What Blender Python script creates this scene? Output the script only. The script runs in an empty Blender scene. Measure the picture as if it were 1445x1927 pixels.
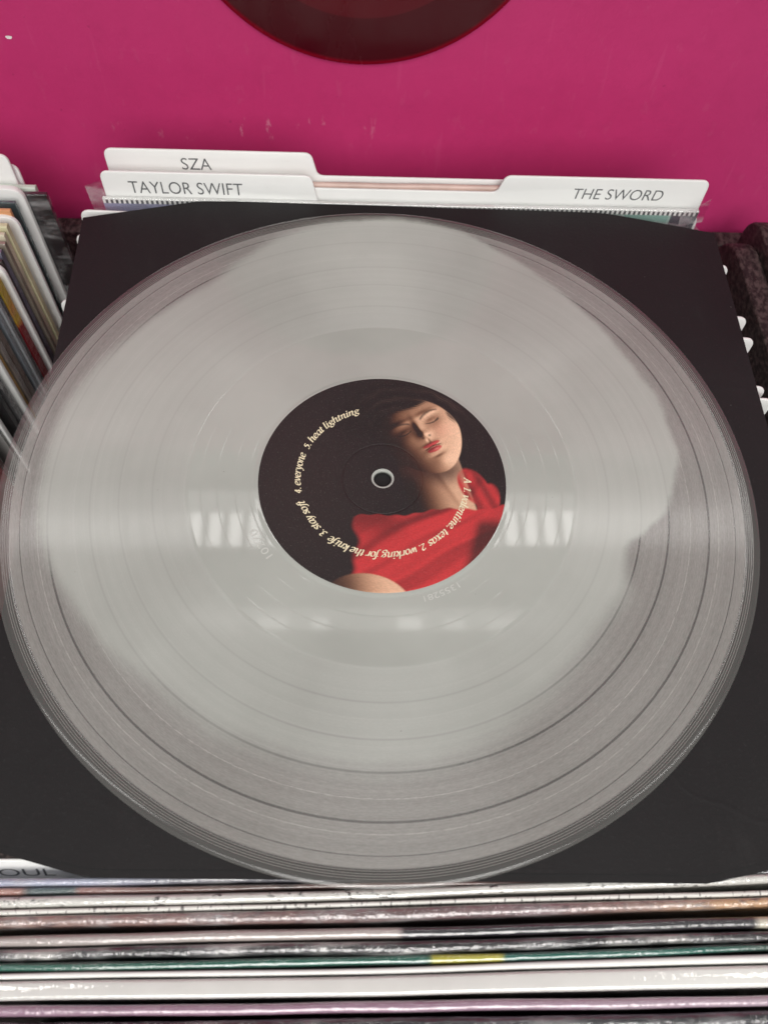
import bpy, math, random
import numpy as np
from mathutils import Vector, Matrix
random.seed(7)
rng = np.random.default_rng(11)
MM = 0.001
scene = bpy.context.scene
COL = scene.collection

# ---------------------------------------------------------------- camera
cam_d = bpy.data.cameras.new('camera')
cam = bpy.data.objects.new('camera', cam_d)
COL.objects.link(cam)
YAW, PITCH, ROLL = math.radians(4.675), math.radians(61.667), math.radians(4.591)
fw = Vector((math.sin(YAW)*math.cos(PITCH), math.cos(YAW)*math.cos(PITCH), -math.sin(PITCH)))
rt = Vector((math.cos(YAW), -math.sin(YAW), 0.0))
up = rt.cross(fw)
r2 = rt*math.cos(ROLL) + up*math.sin(ROLL)
u2 = -rt*math.sin(ROLL) + up*math.cos(ROLL)
M = Matrix(((r2.x, u2.x, -fw.x), (r2.y, u2.y, -fw.y), (r2.z, u2.z, -fw.z))).to_4x4()
M.translation = Vector((-12.28, -169.81, 287.51))*MM
cam.matrix_world = M
cam_d.sensor_fit = 'VERTICAL'
cam_d.sensor_height = 36.0
cam_d.sensor_width = 36.0
cam_d.lens = 29.196
cam_d.clip_start = 0.01
cam_d.clip_end = 50.0
cam_d.dof.use_dof = True
cam_d.dof.focus_distance = 0.345
cam_d.dof.aperture_fstop = 14.0
scene.camera = cam

# ---------------------------------------------------------------- world and lamps
world = bpy.data.worlds.new('World')
scene.world = world
world.use_nodes = True
wb = world.node_tree.nodes['Background']
wb.inputs[0].default_value = (0.98, 1.0, 0.985, 1)
wb.inputs[1].default_value = 0.19

def area(name, loc, size, power, target=None, color=(1, 0.98, 0.95)):
    d = bpy.data.lights.new(name, 'AREA')
    d.shape = 'RECTANGLE'
    d.size, d.size_y = size
    d.energy = power
    d.color = color
    o = bpy.data.objects.new(name, d)
    COL.objects.link(o)
    o.location = Vector(loc)
    if target is not None:
        o.rotation_euler = (Vector(target)-Vector(loc)).to_track_quat('-Z', 'Y').to_euler()
    return o

# louvred ceiling fixture ahead of the bins: bright cells between dark baffles
LCELL = 7.0
n_cell = 38
for k in range(n_cell):
    x = -1.04 + k*0.061
    area('louvre_cell', (x, 1.0 + 0.012*x, 2.0), (0.041, 0.115), LCELL*math.pi*0.041*0.115)
# dim lit housing along that fixture, and a weaker far strip nearer overhead with a few bare lamps in it
area('fixture_housing', (0.11, 1.105, 2.02), (2.35, 0.075), 1.6*math.pi*2.35*0.075)
area('far_strip', (0.02, 0.712, 2.02), (1.05, 0.07), 1.3*math.pi*1.05*0.07)
for x, w_, l_ in ((-0.36, 0.06, 2.2), (-0.24, 0.09, 1.6), (-0.10, 0.05, 2.6), (0.16, 0.07, 2.6), (0.29, 0.06, 1.8), (0.43, 0.08, 1.2)):
    area('far_lamp', (x, 0.690, 2.0), (w_, 0.035), l_*math.pi*w_*0.035)
area('left_rim_light', (-1.9, -0.4, 2.0), (0.12, 2.4), 10.0*math.pi*2.4*0.12, (-1.5, -0.3, 0))  # added strip, puts a highlight along the record's left rim
area('right_rim_light', (2.1, -0.4, 2.0), (0.12, 2.4), 7.0*math.pi*2.4*0.12, (1.7, -0.3, 0))  # added to match on the right, also lifts the ambient light
# strip added behind the camera for highlights on the record's rim and jackets
area('rear_rim_light', (0.1, -1.25, 2.0), (2.4, 0.12), 14.0*math.pi*2.4*0.12, (0.1, -1.2, 0))
# large soft fill added behind and above the camera to brighten the wall
key = area('soft_fill', (0.10, -1.05, 0.86), (1.1, 0.8), 3.3, (0.02, 0.04, -0.03))
key.data.spread = math.radians(70)

scene.view_settings.view_transform = 'Standard'
scene.view_settings.look = 'None'
scene.view_settings.exposure = 0.0
scene.view_settings.gamma = 1.0
scene.render.engine = 'CYCLES'
scene.cycles.transparent_max_bounces = 16
scene.cycles.max_bounces = 6
scene.cycles.use_adaptive_sampling = True
scene.cycles.adaptive_threshold = 0.02

# ================================================================ helpers
ORG = {}          # world origin of every object, in metres
def mesh_obj(name, verts, faces, mat=None, parent=None, smooth=False, loc=(0, 0, 0)):
    """verts in mm (world); loc in mm is the object's origin."""
    me = bpy.data.meshes.new(name)
    lx, ly, lz = loc
    me.from_pydata([((v[0]-lx)*MM, (v[1]-ly)*MM, (v[2]-lz)*MM) for v in verts], [], faces)
    me.validate()
    if smooth:
        me.shade_smooth()
    if mat:
        me.materials.append(mat)
    o = bpy.data.objects.new(name, me)
    COL.objects.link(o)
    ORG[o.name] = Vector((lx, ly, lz))*MM
    if parent is not None:
        o.parent = parent
        o.location = ORG[o.name]-ORG[parent.name]
    else:
        o.location = ORG[o.name]
    return o

def empty(name, loc):
    o = bpy.data.objects.new(name, None)
    o.empty_display_size = 0.01
    COL.objects.link(o)
    o.location = Vector(loc)*MM
    ORG[o.name] = Vector(loc)*MM
    return o

def tag(o, label, cat, group=None):
    o['label'] = label
    o['category'] = cat
    if group:
        o['group'] = group
    return o

def fix_normals(o):
    import bmesh
    bm = bmesh.new(); bm.from_mesh(o.data)
    bmesh.ops.recalc_face_normals(bm, faces=bm.faces[:])
    bm.to_mesh(o.data); bm.free()
    return o

def bevel(o, w, seg=2, ang=40):
    m = o.modifiers.new('bevel', 'BEVEL')
    m.width = w*MM; m.segments = seg; m.limit_method = 'ANGLE'; m.angle_limit = math.radians(ang)
    m.harden_normals = False
    o.data.shade_smooth()
    return o

class NT:
    """tiny node-tree builder"""
    def __init__(self, name):
        self.mat = bpy.data.materials.new(name)
        self.mat.use_nodes = True
        self.t = self.mat.node_tree
        self.t.nodes.clear()
        self.out = self.n('ShaderNodeOutputMaterial')
    def n(self, typ, **kw):
        nd = self.t.nodes.new(typ)
        for k, v in kw.items():
            setattr(nd, k, v)
        return nd
    def set(self, sock, v):
        if v is None: return
        if isinstance(v, bpy.types.NodeSocket):
            self.t.links.new(v, sock)
        elif isinstance(v, (tuple, list)) and len(v) == 3 and sock.type == 'RGBA':
            sock.default_value = (*v, 1)
        else:
            sock.default_value = v
    def m(self, op, a, b=None, c=None, clamp=False):
        nd = self.n('ShaderNodeMath', operation=op, use_clamp=clamp)
        self.set(nd.inputs[0], a); self.set(nd.inputs[1], b)
        if c is not None: self.set(nd.inputs[2], c)
        return nd.outputs[0]
    def ss(self, x, lo, hi, a=0.0, b=1.0):
        nd = self.n('ShaderNodeMapRange', interpolation_type='SMOOTHSTEP')
        for i, v in enumerate((x, lo, hi, a, b)): self.set(nd.inputs[i], v)
        return nd.outputs[0]
    def mixc(self, f, a, b):
        nd = self.n('ShaderNodeMix', data_type='RGBA')
        self.set(nd.inputs[0], f); self.set(nd.inputs[6], a); self.set(nd.inputs[7], b)
        return nd.outputs[2]
    def mixf(self, f, a, b):
        nd = self.n('ShaderNodeMix', data_type='FLOAT')
        self.set(nd.inputs[0], f); self.set(nd.inputs[2], a); self.set(nd.inputs[3], b)
        return nd.outputs[0]
    def mixs(self, f, a, b):
        nd = self.n('ShaderNodeMixShader')
        self.set(nd.inputs[0], f); self.set(nd.inputs[1], a); self.set(nd.inputs[2], b)
        return nd.outputs[0]
    def obj(self):
        return self.n('ShaderNodeTexCoord').outputs['Object']
    def xyz(self, v):
        s = self.n('ShaderNodeSeparateXYZ'); self.set(s.inputs[0], v)
        return s.outputs
    def scale(self, v, s):
        nd = self.n('ShaderNodeMapping'); self.set(nd.inputs[0], v)
        nd.inputs['Scale'].default_value = s
        return nd.outputs[0]
    def noise(self, v, scale, detail=3, rough=0.55, dim='3D', w=None):
        nd = self.n('ShaderNodeTexNoise', noise_dimensions=dim)
        if dim != '1D' and v is not None: self.set(nd.inputs['Vector'], v)
        if w is not None: self.set(nd.inputs['W'], w)
        nd.inputs['Scale'].default_value = scale
        nd.inputs['Detail'].default_value = detail
        nd.inputs['Roughness'].default_value = rough
        return nd.outputs[0]
    def ramp(self, f, stops, interp='LINEAR'):
        nd = self.n('ShaderNodeValToRGB')
        cr = nd.color_ramp; cr.interpolation = interp
        while len(cr.elements) > 1: cr.elements.remove(cr.elements[-1])
        for i, (p, c) in enumerate(stops):
            e = cr.elements[0] if i == 0 else cr.elements.new(p)
            e.position = p; e.color = (*c, 1) if len(c) == 3 else c
        self.set(nd.inputs[0], f)
        return nd.outputs[0]
    def bump(self, h, strength=0.3, dist=0.001):
        nd = self.n('ShaderNodeBump')
        nd.inputs['Strength'].default_value = strength
        nd.inputs['Distance'].default_value = dist
        self.set(nd.inputs['Height'], h)
        return nd.outputs[0]
    def pbr(self, color, rough=0.5, spec=0.5, metal=0.0, normal=None, coat=0.0, coat_rough=0.05):
        nd = self.n('ShaderNodeBsdfPrincipled')
        self.set(nd.inputs['Base Color'], color)
        self.set(nd.inputs['Roughness'], rough)
        self.set(nd.inputs['Specular IOR Level'], spec)
        self.set(nd.inputs['Metallic'], metal)
        self.set(nd.inputs['Normal'], normal)
        self.set(nd.inputs['Coat Weight'], coat)
        self.set(nd.inputs['Coat Roughness'], coat_rough)
        return nd.outputs[0]
    def done(self, shader):
        self.t.links.new(shader, self.out.inputs[0])
        return self.mat

# ================================================================ materials
def mat_wall():
    N = NT('pink_wall_paint'); v = N.obj(); x, y, z = N.xyz(v)
    big = N.noise(v, 6, 4)
    fine = N.noise(v, 90, 4)
    roll = N.noise(v, 420, 3)
    c = N.mixc(N.ss(big, 0.3, 0.7), (0.50, 0.032, 0.150), (0.54, 0.038, 0.168))
    c = N.mixc(N.m('MULTIPLY', N.ss(fine, 0.45, 0.75), 0.35), c, (0.46, 0.030, 0.138))
    # pale rubbed scuffs in a loose row, plus long faint scratches
    sv = N.scale(v, (1.0, 1.0, 0.45))
    sc = N.noise(sv, 130, 5, 0.7)
    row = N.m('MULTIPLY', N.ss(z, -0.024, -0.014), N.ss(z, -0.004, -0.012))
    rowx = N.m('MULTIPLY', N.ss(x, -0.16, -0.10), N.ss(x, 0.03, -0.05))
    row = N.m('MULTIPLY', row, rowx)
    scf = N.m('MULTIPLY', N.ss(sc, 0.585, 0.66), N.m('ADD', N.m('MULTIPLY', row, 0.42), 0.03))
    c = N.mixc(scf, c, (0.75, 0.40, 0.50))
    scr = N.noise(N.scale(v, (1.0, 1.0, 0.08)), 160, 2, 0.5)
    c = N.mixc(N.m('MULTIPLY', N.ss(scr, 0.67, 0.73), 0.06), c, (0.72, 0.20, 0.36))
    pits = N.noise(v, 260, 2, 0.4)
    c = N.mixc(N.m('MULTIPLY', N.ss(pits, 0.74, 0.78), 0.4), c, (0.30, 0.02, 0.09))
    h = N.m('ADD', N.m('MULTIPLY', roll, 0.5), N.m('MULTIPLY', fine, 0.8))
    return N.done(N.pbr(c, 0.48, 0.4, normal=N.bump(h, 0.35, 0.0006)))

def mat_plain(name, col, rough=0.5, spec=0.5, var=0.12, scale=60, bump=0.15, coat=0.0):
    N = NT(name); v = N.obj()
    n1 = N.noise(v, scale, 4)
    n2 = N.noise(v, scale*9, 3)
    dk = tuple(c*(1-var) for c in col); lt = tuple(min(1, c*(1+var)) for c in col)
    c = N.mixc(N.ss(n1, 0.3, 0.7), dk, lt)
    r = N.mixf(n1, rough*0.85, min(1, rough*1.15))
    return N.done(N.pbr(c, r, spec, normal=N.bump(N.m('ADD', n1, n2), bump, 0.0004), coat=coat))

def mat_card():
    N = NT('white_divider_plastic'); v = N.obj()
    n1 = N.noise(v, 14, 4); n2 = N.noise(N.scale(v, (1, 1, 3)), 120, 4, 0.65)
    c = N.mixc(N.ss(n1, 0.3, 0.7), (0.80, 0.80, 0.785), (0.86, 0.86, 0.845))
    c = N.mixc(N.m('MULTIPLY', N.ss(n2, 0.6, 0.8), 0.22), c, (0.60, 0.58, 0.56))
    return N.done(N.pbr(c, 0.42, 0.45, normal=N.bump(n2, 0.08, 0.0003)))

def mat_board():
    N = NT('worn_dark_board'); v = N.obj()
    n1 = N.noise(v, 40, 5, 0.65); n2 = N.noise(N.scale(v, (1, 0.6, 1)), 420, 4, 0.6)
    g = N.n('ShaderNodeNewGeometry')
    edge = N.m('MULTIPLY', N.ss(g.outputs['Pointiness'], 0.505, 0.56), N.ss(n2, 0.4, 0.65))
    c = N.mixc(N.ss(n1, 0.35, 0.7), (0.012, 0.0090, 0.0090), (0.016, 0.0120, 0.0120))
    c = N.mixc(N.m('MULTIPLY', N.ss(n2, 0.58, 0.72), 0.08), c, (0.06, 0.045, 0.045))
    c = N.mixc(edge, c, (0.10, 0.075, 0.07))
    dust = N.noise(v, 900, 2, 0.5)
    c = N.mixc(N.m('MULTIPLY', N.ss(dust, 0.68, 0.74), 0.5), c, (0.22, 0.19, 0.18))
    return N.done(N.pbr(c, 0.6, 0.4, normal=N.bump(N.m('ADD', n1, n2), 0.15, 0.0005)))

def mat_sleeve():
    N = NT('black_inner_sleeve_paper'); v = N.obj()
    n1 = N.noise(v, 9, 3); n2 = N.noise(v, 700, 4, 0.7); n3 = N.noise(v, 45, 3)
    c = N.mixc(N.ss(n1, 0.3, 0.7), (0.0100, 0.0090, 0.0096), (0.0130, 0.0118, 0.0124))
    c = N.mixc(N.m('MULTIPLY', N.ss(n2, 0.55, 0.75), 0.45), c, (0.030, 0.028, 0.029))
    dv = N.n('ShaderNodeTexVoronoi'); N.set(dv.inputs['Vector'], v); dv.inputs['Scale'].default_value = 170
    d2 = N.noise(v, 60, 2)
    spk = N.m('MULTIPLY', N.ss(dv.outputs['Distance'], 0.045, 0.02), N.ss(d2, 0.55, 0.65))
    c = N.mixc(N.m('MULTIPLY', spk, 0.55), c, (0.35, 0.33, 0.32))
    # rubbed patches and faint handling creases
    rub = N.noise(N.scale(v, (1, 0.5, 1)), 26, 5, 0.7)
    c = N.mixc(N.m('MULTIPLY', N.ss(rub, 0.55, 0.75), 0.30), c, (0.034, 0.032, 0.032))
    cr = N.noise(v, 11, 2, 0.4)
    crease = N.ss(N.m('ABSOLUTE', N.m('SUBTRACT', cr, 0.5)), 0.012, 0.0)
    h = N.m('ADD', N.m('ADD', N.m('MULTIPLY', n2, 0.7), N.m('MULTIPLY', n3, 1.2)), N.m('MULTIPLY', crease, 0.35))
    rr = N.mixf(rub, 0.52, 0.70)
    return N.done(N.pbr(c, rr, 0.32, normal=N.bump(h, 0.28, 0.0005)))

BLOB = [(-179.4,134.0),(-176.4,134.9),(-170.1,133.8),(-165.9,132.3),(-161.8,130.5),(-155.6,126.7),(-149.9,124.5),(-143.4,122.0),(-137.8,119.3),(-132.7,117.2),(-128.4,116.7),(-118.4,116.6),(-110.8,114.9),(-101.4,114.7),(-91.0,114.5),(-78.7,113.0),(-69.7,110.5),(-60.0,106.5),(-49.8,103.0),(-41.5,101.1),(-34.2,102.2),(-29.0,103.8),(-22.9,100.9),(-19.1,99.6),(-16.3,100.2),(-14.0,103.4),(-10.9,107.7),(-7.0,113.5),(-3.2,116.5),(2.3,121.0),(6.8,123.4),(12.9,124.0),(17.8,125.9),(24.8,125.5),(31.4,126.2),(40.0,128.0),(47.7,130.1),(55.0,133.2),(61.7,137.0),(67.7,139.3),(76.1,145.0),(86.4,146.5),(96.6,145.0),(107.1,142.2),(112.9,138.5),(119.4,133.6),(129.9,128.5),(139.5,129.6),(147.6,131.2),(154.7,133.1),(160.9,134.6),(168.1,135.1),(173.7,135.0)]

def mat_vinyl():
    N = NT('milky_clear_vinyl'); v = N.obj(); x, y, z = N.xyz(v)
    r = N.m('MULTIPLY', N.m('SQRT', N.m('ADD', N.m('MULTIPLY', x, x), N.m('MULTIPLY', y, y))), 1000.0)
    th = N.m('ARCTAN2', y, x)
    t01 = N.m('ADD', N.m('MULTIPLY', th, 1/(2*math.pi)), 0.5)
    fc = N.n('ShaderNodeFloatCurve')
    cu = fc.mapping.curves[0]
    pts = [(0.0, 134.2)] + [((a+180)/360, R) for a, R in BLOB] + [(1.0, 134.2)]
    cu.points[0].location = (0, pts[0][1]/160); cu.points[1].location = (1, pts[-1][1]/160)
    for px, R in pts[1:-1]:
        cu.points.new(px, R/160)
    fc.mapping.update()
    N.set(fc.inputs['Value'], t01)
    rb = N.m('MULTIPLY', fc.outputs[0], 160.0)
    wob = N.m('MULTIPLY', N.m('SUBTRACT', N.noise(v, 55, 4, 0.6), 0.5), 4.0)
    wob2 = N.m('MULTIPLY', N.m('SUBTRACT', N.noise(v, 900, 2, 0.6), 0.5), 1.6)
    d = N.m('ADD', N.m('SUBTRACT', rb, r), N.m('ADD', wob, wob2))
    # the pour fades softly towards the back left, sharper on the right
    soft = N.mixf(N.ss(x, -0.06, 0.05), N.mixf(N.ss(y, -0.06, -0.10), 3.8, 7.5), N.mixf(N.ss(y, -0.02, -0.07), 2.0, 8.5))
    blob = N.ss(d, N.m('MULTIPLY', soft, -1.0), soft)

    def line(r0, w):
        return N.ss(N.m('ABSOLUTE', N.m('SUBTRACT', r, r0)), w, w*0.25)
    groove = N.m('MULTIPLY', N.ss(r, 77.8, 78.6), N.ss(r, 145.0, 144.6))
    gap = None
    for r0, w in ((91.0, 0.55), (103.9, 0.55), (114.9, 0.6), (130.7, 0.6), (141.0, 0.28)):
        l = line(r0, w); gap = l if gap is None else N.m('MAXIMUM', gap, l)
    loud = None
    for r0, w in ((123.4, 0.30), (134.5, 0.24), (97.0, 0.25)):
        l = line(r0, w); loud = l if loud is None else N.m('MAXIMUM', loud, l)
    run = None
    for r0, w in ((53.2, 0.35), (59.0, 0.28), (66.0, 0.28), (72.4, 0.28), (77.6, 0.5)):
        l = line(r0, w); run = l if run is None else N.m('MAXIMUM', run, l)
    # programme-dependent tone of the grooves: 1-D noises along the radius
    n1 = N.noise(None, 0.35, 2, 0.5, '1D', r)
    n2 = N.noise(None, 1.6, 2, 0.6, '1D', N.m('ADD', r, 40.0))
    n3 = N.noise(None, 7.0, 1, 0.6, '1D', N.m('ADD', r, 90.0))
    sp = N.noise(v, 1500, 2, 0.7)
    tone = N.m('ADD', N.m('ADD', N.m('MULTIPLY', N.m('SUBTRACT', n1, 0.5), 0.30), N.m('MULTIPLY', N.m('SUBTRACT', n2, 0.5), 0.22)),
               N.m('ADD', N.m('MULTIPLY', N.m('SUBTRACT', n3, 0.5), 0.22), N.m('MULTIPLY', N.m('SUBTRACT', sp, 0.5), 0.22)))
    pv = N.n('ShaderNodeCombineXYZ')
    N.set(pv.inputs[0], N.m('MULTIPLY', r, 3.2)); N.set(pv.inputs[1], N.m('MULTIPLY', th, 42.0))
    weave = N.noise(pv.outputs[0], 1.0, 3, 0.7)
    grit = N.m('MULTIPLY', N.m('MAXIMUM', N.m('SUBTRACT', weave, 0.5), -0.10), 0.50)
    rim = N.ss(r, 144.7, 145.2)
    rimn = N.noise(None, 1.5, 1, 0.5, '1D', N.m('ADD', r, 17.0))
    riml = None
    for r0 in (145.5, 146.3, 147.1, 147.9):
        l = line(r0, 0.16); riml = l if riml is None else N.m('MAXIMUM', riml, l)

    # --- clear vinyl: how much the surface scatters instead of letting the sleeve show
    s_g = N.m('ADD', 0.525, N.m('MULTIPLY', tone, 0.55))
    s_g = N.m('ADD', N.m('ADD', s_g, grit), N.m('MULTIPLY', N.m('MULTIPLY', loud, N.ss(weave, 0.25, 0.6)), 0.30))
    s_g = N.m('MULTIPLY', s_g, N.m('SUBTRACT', 1.0, N.m('MULTIPLY', gap, 0.62)))
    s_rim = N.m('ADD', 0.09, N.m('ADD', N.m('MULTIPLY', rimn, 0.10), N.m('MULTIPLY', riml, 0.38)))
    s = N.mixf(rim, N.mixf(groove, 0.42, s_g), s_rim)
    s = N.m('MINIMUM', N.m('MAXIMUM', s, 0.0), 1.0)
    tr = N.n('ShaderNodeBsdfTransparent'); N.set(tr.inputs[0], (0.93, 0.925, 0.92))
    dif = N.n('ShaderNodeBsdfDiffuse'); N.set(dif.inputs[0], (0.48, 0.468, 0.438))
    clear = N.mixs(s, tr.outputs[0], dif.outputs[0])
    # --- milky pour
    mt = N.m('ADD', N.m('ADD', N.m('MULTIPLY', tone, 0.34), N.m('MULTIPLY', grit, 0.10)), N.m('MULTIPLY', gap, -0.22))
    cloud = N.noise(v, 16, 4, 0.55)
    mc = N.mixc(N.ss(cloud, 0.3, 0.7), (0.385, 0.402, 0.370), (0.435, 0.455, 0.420))
    mc = N.mixc(N.m('MULTIPLY', N.m('MAXIMUM', N.m('MULTIPLY', mt, -1.0), 0.0), groove), mc, (0.3, 0.29, 0.28))
    mc = N.mixc(N.m('MULTIPLY', N.m('MAXIMUM', mt, 0.0), groove), mc, (0.9, 0.9, 0.88))
    # the pour thins out towards its edge: the dark sleeve greys it there
    dv = N.n('ShaderNodeTexVoronoi'); N.set(dv.inputs['Vector'], v); dv.inputs['Scale'].default_value = 95
    spk = N.m('MULTIPLY', N.ss(dv.outputs['Distance'], 0.035, 0.015), N.ss(N.noise(v, 40, 2), 0.5, 0.6))
    mc = N.mixc(N.m('MULTIPLY', spk, 0.6), mc, (0.16, 0.15, 0.14))
    md = N.n('ShaderNodeBsdfDiffuse'); N.set(md.inputs[0], mc)
    dens = N.mixf(N.ss(y, -0.045, -0.115), 1.0, 0.80)
    dens = N.m('MULTIPLY', dens, N.mixf(N.ss(N.noise(v, 11, 3, 0.5), 0.35, 0.62), 0.90, 1.0))
    base = N.mixs(N.m('MULTIPLY', blob, dens), clear, md.outputs[0])
    # --- surface reflection
    tan = N.n('ShaderNodeTangent', direction_type='RADIAL', axis='Z')
    hb = N.m('MULTIPLY', run, -1.0)
    nrm = N.bump(hb, 0.5, 0.00012)
    ga = N.n('ShaderNodeBsdfAnisotropic'); ga.distribution = 'GGX'
    N.set(ga.inputs['Color'], (1, 1, 1)); ga.inputs['Roughness'].default_value = 0.36
    ga.inputs['Anisotropy'].default_value = 0.85
    ga.inputs['Rotation'].default_value = 0.0
    N.set(ga.inputs['Tangent'], tan.outputs[0])
    gs = N.n('ShaderNodeBsdfAnisotropic'); gs.distribution = 'GGX'
    N.set(gs.inputs['Roughness'], N.mixf(rim, N.mixf(groove, 0.045, 0.085), N.mixf(N.ss(r, 147.4, 147.9), 0.14, 0.15))); N.set(gs.inputs['Color'], (1, 1, 1))
    N.set(gs.inputs['Normal'], nrm)
    gl = N.mixs(N.m('MULTIPLY', groove, 0.66), gs.outputs[0], ga.outputs[0])
    fr = N.n('ShaderNodeFresnel'); fr.inputs['IOR'].default_value = 1.52
    boost = N.mixf(groove, 1.0, 1.75)
    fac = N.m('MINIMUM', N.m('MULTIPLY', fr.outputs[0], boost), 1.0)
    surf = N.mixs(fac, base, gl)
    geo = N.n('ShaderNodeNewGeometry')
    tw = N.n('ShaderNodeBsdfTransparent'); N.set(tw.inputs[0], (1, 1, 1))
    return N.done(N.mixs(geo.outputs['Backfacing'], surf, tw.outputs[0]))

def mat_label():
    N = NT('printed_label_paper'); v = N.obj(); x, y, z = N.xyz(v)
    at = N.n('ShaderNodeAttribute', attribute_name='print')
    r = N.m('MULTIPLY', N.m('SQRT', N.m('ADD', N.m('MULTIPLY', x, x), N.m('MULTIPLY', y, y))), 1000.0)
    rg = N.noise(None, 2.6, 2, 0.7, '1D', r)
    gr = N.noise(v, 1400, 3, 0.6)
    press = N.ss(N.m('ABSOLUTE', N.m('SUBTRACT', r, 16.2)), 0.35, 0.05)
    h = N.m('SUBTRACT', N.m('ADD', N.m('MULTIPLY', rg, 1.4), N.m('MULTIPLY', gr, 0.9)), N.m('MULTIPLY', press, 3.0))
    c = N.mixc(N.m('MULTIPLY', N.ss(gr, 0.55, 0.8), 0.10), at.outputs['Color'], (0.5, 0.45, 0.42))
    return N.done(N.pbr(c, 0.46, 0.5, normal=N.bump(h, 0.30, 0.00022)))

def mat_red_vinyl():
    N = NT('dark_red_vinyl'); v = N.obj(); x, y, z = N.xyz(v)
    r = N.m('MULTIPLY', N.m('SQRT', N.m('ADD', N.m('MULTIPLY', x, x), N.m('MULTIPLY', z, z))), 1000.0)
    n2 = N.noise(None, 1.2, 2, 0.6, '1D', r)
    c = N.mixc(N.ss(r, 84.6, 87.2), (0.050, 0.0015, 0.005), (0.24, 0.002, 0.014))
    c = N.mixc(N.m('MULTIPLY', n2, 0.3), c, (0.04, 0.002, 0.004))
    c = N.mixc(N.m('MULTIPLY', N.ss(r, 64.6, 63.8), 0.5), c, (0.11, 0.004, 0.010))
    sm = N.noise(N.scale(v, (1, 1, 0.4)), 50, 4)
    rough = N.mixf(N.ss(sm, 0.4, 0.7), 0.16, 0.34)
    return N.done(N.pbr(c, rough, 0.2, normal=N.bump(n2, 0.15, 0.0001)))

def mat_wrap(name='clear_plastic_wrap', crinkle=0.55, scale=70, haze=0.05):
    N = NT(name); v = N.obj()
    n1 = N.noise(N.scale(v, (0.35, 1, 1)), scale, 4, 0.6)
    n2 = N.noise(N.scale(v, (1, 0.5, 1)), scale*5, 3, 0.6)
    n3 = N.noise(N.scale(v, (1, 0.4, 0.4)), scale*14, 2, 0.6)
    h = N.m('ADD', N.m('ADD', n1, N.m('MULTIPLY', n2, 0.5)), N.m('MULTIPLY', N.m('MULTIPLY', n3, N.ss(n1, 0.45, 0.65)), 0.22))
    nrm = N.bump(h, crinkle, 0.0012)
    tr = N.n('ShaderNodeBsdfTransparent'); N.set(tr.inputs[0], (0.97, 0.97, 0.97))
    df = N.n('ShaderNodeBsdfDiffuse'); N.set(df.inputs[0], (0.75, 0.74, 0.75))
    hz = N.m('MULTIPLY', N.ss(n1, 0.45, 0.8), haze*2.2)
    b = N.mixs(hz, tr.outputs[0], df.outputs[0])
    gl = N.n('ShaderNodeBsdfAnisotropic'); gl.inputs['Roughness'].default_value = 0.06
    N.set(gl.inputs['Normal'], nrm); N.set(gl.inputs['Color'], (1, 1, 1))
    lw = N.n('ShaderNodeLayerWeight'); lw.inputs['Blend'].default_value = 0.22
    N.set(lw.inputs['Normal'], nrm)
    fac = N.m('MINIMUM', N.m('ADD', N.m('MULTIPLY', lw.outputs['Fresnel'], 0.9), 0.08), 0.6)
    geo = N.n('ShaderNodeNewGeometry')
    fac = N.m('MULTIPLY', fac, N.m('SUBTRACT', 1.0, geo.outputs['Backfacing']))
    return N.done(N.mixs(fac, b, gl.outputs[0]))

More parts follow.
